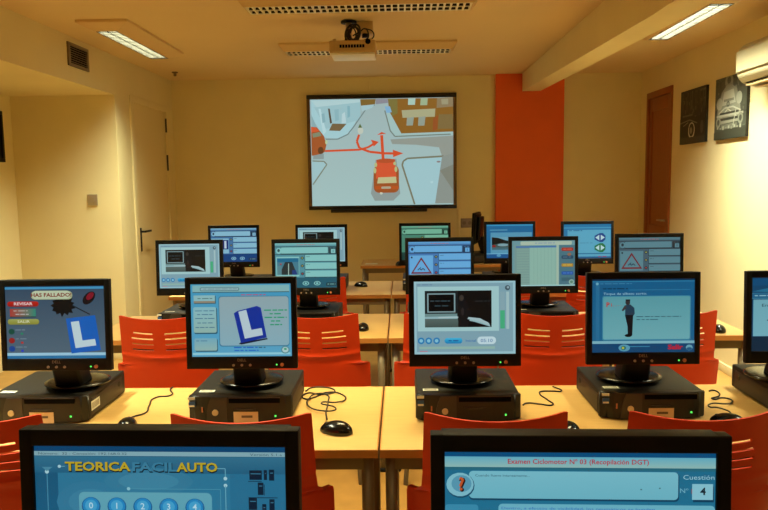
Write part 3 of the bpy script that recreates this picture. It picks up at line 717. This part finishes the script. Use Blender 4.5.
# ---------------------------------------------------------------- desks
DZ = .72
def desk(label, x0, x1, yf, yr, group='long beech computer desks', DZ=.72):
    t = thing('computer_desk', label, 'desk', ((x0+x1)/2, (yf+yr)/2, 0), 0, group)
    w, d = (x1-x0)/2, (yr-yf)/2
    B().box((-w+.003, -d+.003, DZ-.02), (w-.003, d-.003, DZ), M['wood'], .002).build('tabletop', t)
    g = B()
    g.box((-w, -d, DZ-.026), (w, -d+.003, DZ-.0005), M['wood_edge']).box((-w, d-.003, DZ-.026), (w, d, DZ-.0005), M['wood_edge'])
    g.box((-w, -d+.003, DZ-.026), (-w+.003, d-.003, DZ-.0005), M['wood_edge']).box((w-.003, -d+.003, DZ-.026), (w, d-.003, DZ-.0005), M['wood_edge'])
    g.build('edge_band', t)
    g = B()
    for y in (-d+.035, d-.065): g.box((-w+.04, y, DZ-.076), (w-.04, y+.03, DZ-.0265), M['metal'])
    for x in (-w+.03, w-.06): g.box((x, -d+.06, DZ-.07), (x+.03, d-.06, DZ-.0265), M['metal'])
    g.build('frame', t)
    for sx in (-1, 1):
        for sy in (-1, 1):
            x, y = sx*(w-.034), sy*(d-.05)
            B().cyl((x, y, .02), (x, y, DZ-.0205), .019, M['metal'], 20).cyl((x, y, 0), (x, y, .02), .023, M['black'], 16).build('leg', t)
    return t
ROWS = [(.57, 1.22, .708), (2.0, 2.65, .72), (3.466, 4.13, .726), (4.80, 5.49, .732)]
nm = ['nearest row (below the frame)', 'second row from the camera', 'third row from the camera', 'fourth and farthest student row']
for i, (a, c, dz) in enumerate(ROWS):
    desk('long beech desk left of the aisle seam, '+nm[i], -1.66, -.079, a, c, DZ=dz+(.002 if i == 0 else 0))
    desk('long beech desk right of the aisle seam, '+nm[i], -.073, 1.775, a, c, DZ=dz+(.002 if i == 0 else 0))
t = desk("teacher's beech desk against the front wall under the whiteboard", -.40, 1.0, 6.6, 7.16, None)
b = B().box((-.06, -.02, 0), (.06, .02, .004), M['paperw'], .001); tag(b.build('paper_slip', None, (-.30, 6.75, DZ)), "small white paper on the teacher's desk", 'paper')

# ---------------------------------------------------------------- chairs
def chair_shell():
    # path in (y, z) of the centre line from top of back to front of seat; back leans to the camera (-y)
    zs = [.846, .840, .828, .81, .79, .776]
    slots = []
    for k in range(4):
        z = .776-k*.0295; slots.append(len(zs)-1); zs.append(z-.0085)
        if k < 3: zs.append(z-.0185); zs.append(z-.0295)
    zs += [.671, .665, .655, .648, .641, .63, .618, .606, .600, .594, .588, .578, .56, .53, .50, .475]
    path = [(-.045+.16*(.846-z), z) for z in zs]
    # curve into the seat
    y0, z0 = path[-1]
    for a in range(1, 7):
        an = R(a*14); path.append((y0+.055*math.sin(an)*1.1+.0, z0-.055*(1-math.cos(an))*.6-.0*a))
    y1, z1 = path[-1]
    for k in range(1, 12): path.append((y1+.032*k, z1+.006*math.sin(k*.5)-(.0 if k < 9 else (k-8)**2*.004)))
    us = [-1, -.985, -.95, -.9, -.85, -.78, -.70, -.64, -.53, -.42, -.31, -.20, -.14, -.07, 0]
    us = us+[-u for u in us[-2::-1]]
    nb = len(zs)
    bm = bmesh.new(); G = []
    for j, (y, z) in enumerate(path):
        row = []
        if j < nb:
            w = .207+.006*(.846-z)/.2
            if z < .66: w = .212+.004*(.66-z)/.06
            if z <= .6: w = .232 if z > .595 else (.246 if z > .59 else (.255 if z > .58 else .258))
        else: w = .25-.02*min(1, (j-nb)/5)-.015*((j-nb)/(len(path)-nb))
        for u in us:
            au = abs(u)
            if j < nb:
                cy = .05*au**2.0*(1+(.7 if z < .6 else 0)*(au**3))
                zz = z+(.016*au**2.2-.010 if z > .79 else .016*au**2.2*(max(0, (z-.66)/.13))-.010*max(0, (z-.66)/.13))
                rib = -.006*math.exp(-((z+.012*(1-u*u)-.652)/.008)**2)
                if j < 2 and au > .94: zz -= .004*(au-.94)/.06
                row.append(bm.verts.new((w*u, y+cy+rib, zz)))
            else:
                f = (j-nb)/(len(path)-nb)
                row.append(bm.verts.new((w*u, y+.085*au**2*(1-f)**2, z+.028*au**3*(1-f))))
        G.append(row)
    for j in range(len(path)-1):
        for i in range(len(us)-1):
            if j in slots and .13 < (abs(us[i])+abs(us[i+1]))/2 < (.64+.03*slots.index(j)): continue
            f = bm.faces.new((G[j][i], G[j+1][i], G[j+1][i+1], G[j][i+1])); f.smooth = True
    bmesh.ops.recalc_face_normals(bm, faces=bm.faces[:])
    bmesh.ops.solidify(bm, geom=bm.faces[:], thickness=.0055)
    for f in bm.faces: f.smooth = True
    me = bpy.data.meshes.new('shell'); bm.to_mesh(me); bm.free(); me.materials.append(M['red'])
    me.set_sharp_from_angle(angle=R(45))
    return me
def make_chair():
    t = thing('classroom_chair', '', 'chair')
    link('seat_shell', chair_shell(), t)
    g = B()
    g.box((-.17, .07, .405), (.17, .10, .425), M['leg'], .004).box((-.17, .28, .405), (.17, .31, .425), M['leg'], .004)
    for s in (-1, 1): g.cyl((s*.17, .06, .413), (s*.17, .34, .413), .011, M['leg'])
    g.build('seat_frame', t)
    for s in (-1, 1):
        for y, yy in ((.085, -.03), (.295, .37)):
            B().cyl((s*.17, y, .42), (s*.21, yy, .0), .012, M['leg']).build('leg', t)
    return t
CH = make_chair(); first = True
CHAIRS = [
 (-1.285, 1.962, 'red slotted plastic chair cut off by the left edge, second row'),
 (-.48, 1.962, 'red plastic chair mostly hidden behind the menu screen, second row'),
 (.269, 1.962, 'red plastic chair behind the left half of the exam screen, second row'),
 (.865, 1.962, 'red plastic chair behind the right edge of the exam screen, second row'),
 (-1.215, 3.38, 'red plastic chair between the two leftmost second-row monitors'),
 (-.43, 3.38, 'red plastic chair just right of the L-plate monitor, third row'),
 (.216, 3.37, 'red plastic chair hidden behind the video monitor in second row, left edge showing'),
 (.752, 3.38, 'red plastic chair right of the video monitor, third row'),
 (1.337, 3.38, 'red plastic chair at far right of third row, behind the policeman monitor'),
 (-1.20, 4.69, 'red plastic chair at left of the farthest row, hidden behind monitors'),
 (-.60, 4.69, 'red plastic chair in farthest row left of the aisle seam'),
 (.24, 4.69, 'red plastic chair in farthest row right of the aisle seam'),
 (.78, 4.69, 'red plastic chair in farthest row, before the street-photo monitor'),
 (1.34, 4.69, 'red plastic chair at right end of the farthest row, before the arrow-signs monitor')]
for x, y, lb in CHAIRS:
    c = CH if first else copy_tree(CH); first = False
    c.location = (x, y, 0); c.scale = (1, 1, 1.0 if y < 2 else (1.028 if y < 4 else 1.035)); c['label'] = lb; c['group'] = 'red plastic classroom chairs'

# ---------------------------------------------------------------- desktop computer case
TW, TD, TH = .352, .34, .092
def make_case():
    t = thing('desktop_computer', '', 'computer')
    w, d = TW/2, TD/2
    B().box((-w+.004, -d+.02, .006), (w-.004, d, TH), M['tower'], .006).build('case', t)
    g = B()
    # bezel, bulging forward in the middle
    n = 16; out = []
    for i in range(n+1):
        u = -1+2*i/n; out.append((u*w, -d+.022-.024*(1-abs(u)**5)))
    pts = out+[(w, -d+.03), (-w, -d+.03)]
    g.prism([(x, y, .004) for x, y in pts], (0, 0, TH-.003), M['tfront'], .0035)
    g.build('front_bezel', t)
    F = -d-.002
    def X(px): return (px-271)/458*TW
    def Z(py): return TH-.002-(py-188)/112*.088
    g = B()
    L = [(X(150), Z(187)), (X(218), Z(187)), (X(218), Z(298)), (X(128), Z(298)), (X(130), Z(250)), (X(138), Z(215))]
    g.prism([(x, F-.002, z) for x, z in L], (0, .006, 0), M['tgrey']); g.build('button_panel', t)
    B().cyl((X(168), F, Z(252)), (X(168), F-.006, Z(252)), .0105, M['silver'], 20).build('power_button', t)
    B().box((X(107), F-.0006, Z(252)), (X(113), F+.002, Z(230)), M['amb']).build('usb_port', t)
    g = B().box((X(228), F-.0006, Z(212)), (X(452), F+.002, Z(192)), M['hole']).box((X(228), F-.002, Z(190)), (X(452), F+.002, Z(187)), M['tgrey'])
    g.build('disc_slot', t)
    g = B(); pl = [(X(250), Z(236)), (X(275), Z(242)), (X(300), Z(243.5)), (X(325), Z(242)), (X(348), Z(236)), (X(300), Z(238))]
    g.prism([(x, F-.004, z) for x, z in pl], (0, .005, 0), M['tgrey']); g.build('drive_lip', t)
    B().box((X(427), F-.0008, Z(273)), (X(434), F+.002, Z(266)), M['grn']).build('drive_light', t)
    g = B().box((X(47), F+.004-.0008, Z(198)), (X(78), F+.006, Z(187)), M['paperw']); g.build('sticker', t)
    g = B().box((X(50), F+.003-.0008, Z(231)), (X(78), F+.006, Z(208)), M['blue']).box((X(51), F+.003-.0012, Z(229)), (X(76), F+.005, Z(222)), M['paperw']); g.build('sticker', t)
    g = B().box((-.15, -d+.055, TH), (-.098, -d+.078, TH+.0006), M['paperw'])
    for i in range(3): g.box((-.146, -d+.06+i*.006, TH+.0005), (-.104, -d+.062+i*.006, TH+.0009), M['ink'])
    g.build('top_label', t)
    for s in (-1, 1):
        g = B().box((s*(w-.004)-.001*(s < 0)-.0005, -d+.05, .016), (s*(w-.004)+.001*(s > 0)+.0005, d-.03, TH-.018), M['side'], .0005)
        g.cyl((s*(w-.004), d-.06, .055), (s*(w-.001), d-.06, .055), .010, M['tower'], 16); g.build('side_panel', t)
    for x in (-1, 1):
        for y in (-1, 1): B().cyl((x*(w-.04), y*(d-.05), 0), (x*(w-.04), y*(d-.05), .007), .01, M['black'], 10).build('foot', t)
    return t
def front_label(t):
    F = -TD/2-.002; X = lambda px: (px-271)/458*TW; Z = lambda py: TH-.002-(py-188)/112*.088
    g = B().box((X(247), F-.0009, Z(298)), (X(355), F+.001, Z(250)), M['paper'])
    g.box((X(282), F-.0012, Z(276)), (X(330), F, Z(266)), M['ink']); o = g.build('asset_label', t); return o
CASE = make_case(); _fl = [None]; _used = [0]
def place_case(x, yf, lb, rz=0, lab=False, side=False, z=DZ):
    c = CASE if not _used[0] else copy_tree(CASE); 
    if not _used[0]: _used[0] = 1; c2 = c
    c.location = (x, yf+TD/2, z); c.rotation_euler = (0, 0, rz); c['label'] = lb; c['group'] = 'black desktop computers under the monitors'
    extras.append((c, lab, side)); return c
extras = []

# ---------------------------------------------------------------- monitors
PW, PH = .372, .307
TILT = R(3)
def make_monitor():
    t = thing('computer_monitor', '', 'monitor')
    # origin: bottom centre of the foot. panel front about .16 m ahead of it (towards -y)
    g = B().lathe([(.09, 0), (.095, .008), (.112, .012), (.112, .017), (.10, .020), (.05, .022)], M['glossb'], n=36, sy=.88); g.build('base', t)
    g = B().box((-.048, -.115, .012), (.048, -.03, .16), M['black'], .012, taper=lambda v: Vector((v.x*(1.05-.9*(v.z)), v.y+(.045 if v.z < .05 else -.005), v.z)))
    g.build('neck', t)
    h = bpy.data.objects.new('display', None)
    pan = Matrix.Translation((0, -.145, .092)) @ Matrix.Rotation(-TILT, 4, 'X')
    def put(bb, name, par=t):
        o = bb.build(name, par); o.matrix_local = pan; return o
    w, hh = PW/2, PH
    bz = B(); sx, sb, st = SW/2, .041, .041+SH
    for lo, hi in (((-w, 0, 0), (-sx, .022, hh)), ((sx, 0, 0), (w, .022, hh)), ((-sx-.004, .0, 0), (sx+.004, .03, sb)), ((-sx-.004, 0, st), (sx+.004, .03, hh))):
        bz.box(lo, hi, M['black'], .0015)
    put(bz, 'bezel')
    put(B().box((-w+.016, .018, .014), (w-.016, .04, hh-.014), M['black'], .01).box((-.13, .045, .04), (.13, .075, .27), M['black'], .014), 'back_housing')
    # screen (picture swapped per monitor)
    s = link('screen', screen_mesh('video'), t); s.matrix_local = pan @ Matrix.Translation((0, .0045, sb+SH/2))
    for x in (-.028, 0, .028): put(B().cyl((x, .001, .0125), (x, -.0025, .0125), .0045, M['bage'], 12), 'menu_button')
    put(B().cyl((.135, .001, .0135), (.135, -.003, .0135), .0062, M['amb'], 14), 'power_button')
    put(B().cyl((.117, .001, .0135), (.117, -.0015, .0135), .0028, M['grn'], 10), 'power_light')
    put(B().text('DELL', .0135, M['bage'], (0, -.0006, .029), (1, 0, 0), (0, 0, 1)), 'badge')
    return t
MON = make_monitor(); mused = [0]
def place_monitor(x, yf, scr, lb, rz=0, z=DZ+TH, dz=0):
    m = MON if not mused[0] else copy_tree(MON); mused[0] = 1
    m.rotation_euler = (0, 0, rz)
    m.location = (x-.145*math.sin(rz), yf+.145*math.cos(rz), z+dz+.0015)
    for ch in m.children:
        if ch.name.startswith('screen'): ch.data = screen_mesh(scr)
    m['label'] = lb; m['group'] = 'black flat monitors on the computers'
    return m
#    x, front y, screen, label, case centre x, case front y, asset label, side label
COMP = [
 (-.323, .848, 'menu', 'large black monitor at bottom left showing the TEORICA FACIL AUTO menu', -.322, .83, 'black desktop computer under the menu monitor nearest camera', 0, 0, R(-1.5)),
 (.219, .822, 'exam', 'large black monitor at bottom centre showing a moped exam question', .219, .80, 'black desktop computer under the exam monitor nearest camera', 0, 0, R(-1.5)),
 (-1.164, 2.238, 'failed', 'leftmost monitor of the second row with red fail banner and blue L plate', -1.249, 2.24, 'black desktop computer at left edge of the second row, white label on its side', 1, 1, 0),
 (-.539, 2.245, 'lplate', 'second-row monitor showing a tilted blue L plate and green text', -.552, 2.235, 'black desktop computer between the chair backs, under the green-text L plate screen', 1, 0, 0),
 (.207, 2.255, 'video', 'second-row monitor playing a dark video with time 05:10', .217, 2.235, 'black desktop computer under the large dark video screen, without paper label on front', 0, 0, 0),
 (.798, 2.263, 'whistle', 'second-row monitor showing a standing policeman blowing a whistle', .833, 2.25, 'black desktop computer under the policeman screen, second row', 1, 0, 0),
 (1.322, 2.265, 'entry', 'rightmost second-row monitor cut off by the right edge', 1.428, 2.27, 'black desktop computer cut off by the right edge, second row', 0, 0, 0),
 (-1.175, 3.75, 'video', 'third-row monitor at left playing a dark video, beside the cream door', -1.175, 3.70, 'black desktop computer at left of the third row', 0, 0, 0),
 (-.525, 3.72, 'road', 'third-row monitor with a quiz question and small road picture', -.525, 3.69, 'black desktop computer under the road quiz screen, third row', 0, 0, 0),
 (.204, 3.71, 'sky', 'third-row monitor with bright blue quiz and red warning triangle', .204, 3.68, 'black desktop computer under the blue triangle quiz screen, third row', 0, 0, 0),
 (.762, 3.70, 'table', 'third-row monitor showing a pale green table with coloured buttons', .775, 3.67, 'black desktop computer under the table screen, third row', 1, 0, 0),
 (1.37, 3.82, 'dimtri', 'third-row monitor at right with dim grey quiz and warning triangle', 1.38, 3.78, 'black desktop computer at right of the third row under the grey triangle screen', 0, 0, 0),
 (-1.224, 4.97, 'bluequiz', 'far-row monitor at left showing a blue quiz page', -1.175, 4.95, 'black desktop computer at left end of the farthest row', 0, 0, 0),
 (-.577, 4.92, 'video', 'far-row monitor behind the road quiz screen, showing a dark photo', -.585, 4.95, 'black desktop computer second from left in the farthest row', 0, 0, 0),
 (.168, 4.96, 'greenquiz', 'far-row monitor with green quiz page, right of the aisle', .18, 4.94, 'black desktop computer right of the aisle in the farthest row', 0, 0, 0),
 (.787, 5.02, 'street', 'far-row monitor with blue page and small street photo', .79, 4.98, 'black desktop computer under the street photo screen, farthest row', 0, 0, 0),
 (1.328, 4.94, 'diamonds', 'far-row monitor with blue and green arrow signs, before the orange pillar', 1.33, 4.93, 'black desktop computer at right end of the farthest row', 0, 0, 0)]
for x, yf, s, lb, tx, ty, tlb, lab, side, rz in COMP:
    dz = -.010 if ty < 1 else (.012 if 4.5 < ty < 6 else (.006 if 3 < ty < 4 else 0))
    place_case(tx, ty, tlb, lab=lab, side=side, z=DZ+dz+(.0 if ty > 1 else 0))
    place_monitor(x, yf, s, lb, rz, dz=dz)
# teacher's computer, turned sideways
place_case(.80, 6.70, "black desktop computer on the teacher's desk under the side-on monitor", rz=R(-80))
m = place_monitor(.715, 6.85, 'bluequiz', "black monitor seen from its side on the teacher's desk", rz=R(-105), z=DZ+TH)
m['group'] = 'black flat monitors on the computers'
for c, lab, side in extras:
    if lab: front_label(c)
    if side:
        g = B().box((TW/2-.003, -TD/2+.045, .03), (TW/2-.0015, -TD/2+.11, .062), M['paperw'])
        for i in range(6): g.box((TW/2-.003, -TD/2+.052+i*.009, .036), (TW/2-.0012, -TD/2+.056+i*.009, .056), M['ink'])
        g.build('side_label', c)

# ---------------------------------------------------------------- mice and cables
def make_mouse():
    t = thing('computer_mouse', '', 'mouse')
    bm = bmesh.new(); bmesh.ops.create_uvsphere(bm, u_segments=24, v_segments=14, radius=1)
    for v in bm.verts:
        x, y, z = v.co; z = max(z, -.05)
        v.co = (x*.033*(1-.12*y), y*.058, z*.036*(1-.18*y)+.003)
    for f in bm.faces: f.smooth = True
    me = bpy.data.meshes.new('shell'); bm.to_mesh(me); bm.free(); me.materials.append(M['glossb']); link('shell', me, t)
    B().cyl((-.003, .035, .022), (.003, .035, .022), .008, M['tgrey'], 14).build('scroll_wheel', t)
    return t
MO = make_mouse(); mo_used = [0]
for x, y, rz, lb in ((-.218, 2.148, 68, 'black mouse on the second-row desk right of the L plate computer'), (-.915, 2.19, 10, 'black mouse barely showing above the menu monitor, left'),
    (.525, 2.13, 0, 'black mouse peeking from behind the chair right of the video computer'), (1.055, 2.2, 50, 'black mouse with silver plug right of the policeman computer'),
    (-.215, 3.68, 0, 'black mouse on third-row desk beside a chair back, left of the seam'), (1.64, 3.56, -20, 'black mouse at the right end of the third-row desk'),
    (-.315, 5.20, 60, 'black mouse on the farthest student desk left of the seam'), (-.03, 6.62, 0, "black mouse on the teacher's desk")):
    c = MO if not mo_used[0] else copy_tree(MO); mo_used[0] = 1
    c.location = (x, y, DZ+(.012 if 4.8 < y < 6 else (.006 if 3 < y < 4 else 0))); c.rotation_euler = (0, 0, R(rz)); c['label'] = lb; c['group'] = 'black computer mice'

def cable(name, label, pts, r=.0028, cat='cable'):
    o = link(name, tube_mesh([(x, y, z) for x, y, z in pts], r, M['cable'], name)); tag(o, label, cat, 'thin black mouse cables'); return o
def zz(pts, z=DZ+.0032, lift=()):
    return [(x, y, z+(.006 if i in lift else 0)) for i, (x, y) in enumerate(pts)]
cable('mouse_cable', 'thin black cable on the second-row desk left of the L plate computer', zz([(-0.965, 2.252), (-0.934, 2.307), (-0.911, 2.338), (-0.925, 2.414), (-0.933, 2.52), (-0.889, 2.538), (-0.915, 2.621), (-0.915, 2.649)], lift=()))
cable('mouse_cable', 'tangled black cable between the L plate computer and its mouse', zz([(-0.376, 2.584), (-0.358, 2.629), (-0.319, 2.635), (-0.269, 2.601), (-0.272, 2.557), (-0.324, 2.545), (-0.364, 2.559), (-0.362, 2.485), (-0.341, 2.497), (-0.281, 2.57), (-0.228, 2.531), (-0.216, 2.471), (-0.248, 2.425), (-0.296, 2.426), (-0.243, 2.37), (-0.243, 2.338), (-0.293, 2.338), (-0.337, 2.382), (-0.349, 2.473), (-0.323, 2.533), (-0.291, 2.52), (-0.274, 2.426), (-0.269, 2.317), (-0.258, 2.246)], lift=(12, 13, 14, 15, 16, 17, 18, 19, 20, 21, 22, 23)))
cable('mouse_cable', 'zigzag black cable on the desk right of the video computer', zz([(0.426, 2.402), (0.444, 2.424), (0.488, 2.412), (0.528, 2.4), (0.526, 2.457), (0.511, 2.529), (0.521, 2.56), (0.564, 2.565), (0.598, 2.564), (0.58, 2.623)], lift=()))
cable('mouse_cable', 'looped black cables on the desk right of the policeman computer', zz([(1.148, 2.553), (1.167, 2.563), (1.175, 2.54), (1.157, 2.492), (1.12, 2.457), (1.159, 2.472), (1.18, 2.456), (1.163, 2.411), (1.129, 2.384), (1.087, 2.39), (1.064, 2.348), (1.081, 2.347), (1.099, 2.326), (1.105, 2.295), (1.08, 2.256), (1.041, 2.227)], lift=(8, 9, 10, 11, 12, 13, 14, 15)))

t = thing('cable_plug', 'small silver plug beside the mouse right of the policeman computer', 'plug', (.985, 2.195, DZ), R(-20))
B().box((-.03, -.014, 0), (.028, .014, .009), M['silver'], .003).build('shell', t)
B().cyl((.026, 0, .005), (.042, 0, .005), .0035, M['cable'], 10).build('cord_end', t)

# ---------------------------------------------------------------- light
POW = [92, 150, 58, 94, 52, 15, 9]
COLR = [(.96, .98, .72), (.98, 1, .80), (1, .86, .45), (.96, .97, .68), (1, .96, .64), (1, .8, .45), (1, .8, .45)]
SPR = [112, 122, 135, 125, 130, 130, 130]
for (cx, cy, L, al), pw, cl, sp in zip(LIT, POW, COLR, SPR):
    ld = bpy.data.lights.new('lamp', 'AREA'); ld.shape = 'RECTANGLE'; ld.size = L-.22; ld.size_y = .13
    ld.energy = pw; ld.color = cl; ld.spread = R(sp)
    o = bpy.data.objects.new('lamp', ld); COL.objects.link(o); o.location = (cx, cy, H-.037); o.rotation_euler = (0, 0, R(90) if al else 0)
wd = bpy.data.worlds.new('world'); SC.world = wd; wd.use_nodes = True
wd.node_tree.nodes['Background'].inputs[0].default_value = (.02, .015, .008, 1)
# ---------------------------------------------------------------- camera
cam = bpy.data.cameras.new('camera'); co = bpy.data.objects.new('camera', cam); COL.objects.link(co); SC.camera = co
cam.sensor_width = 36; cam.lens = 690/768*36; cam.clip_start = .05
Yv = Vector((17, 73, -690)).normalized(); hv = Vector((1, .014, 0)); Zv = hv.cross(Yv).normalized(); Xv = Yv.cross(Zv)
Rm = Matrix((Xv, Yv, Zv))            # camera -> world
co.matrix_world = Matrix.Translation((0, 0, 1.52)) @ Rm.to_4x4()
vs = SC.view_settings; vs.view_transform = 'Standard'; vs.look = 'None'; vs.gamma = 1; vs.use_curve_mapping = False; vs.exposure = 0
SC.cycles.max_bounces = 8; SC.cycles.diffuse_bounces = 5; SC.cycles.use_denoising = True
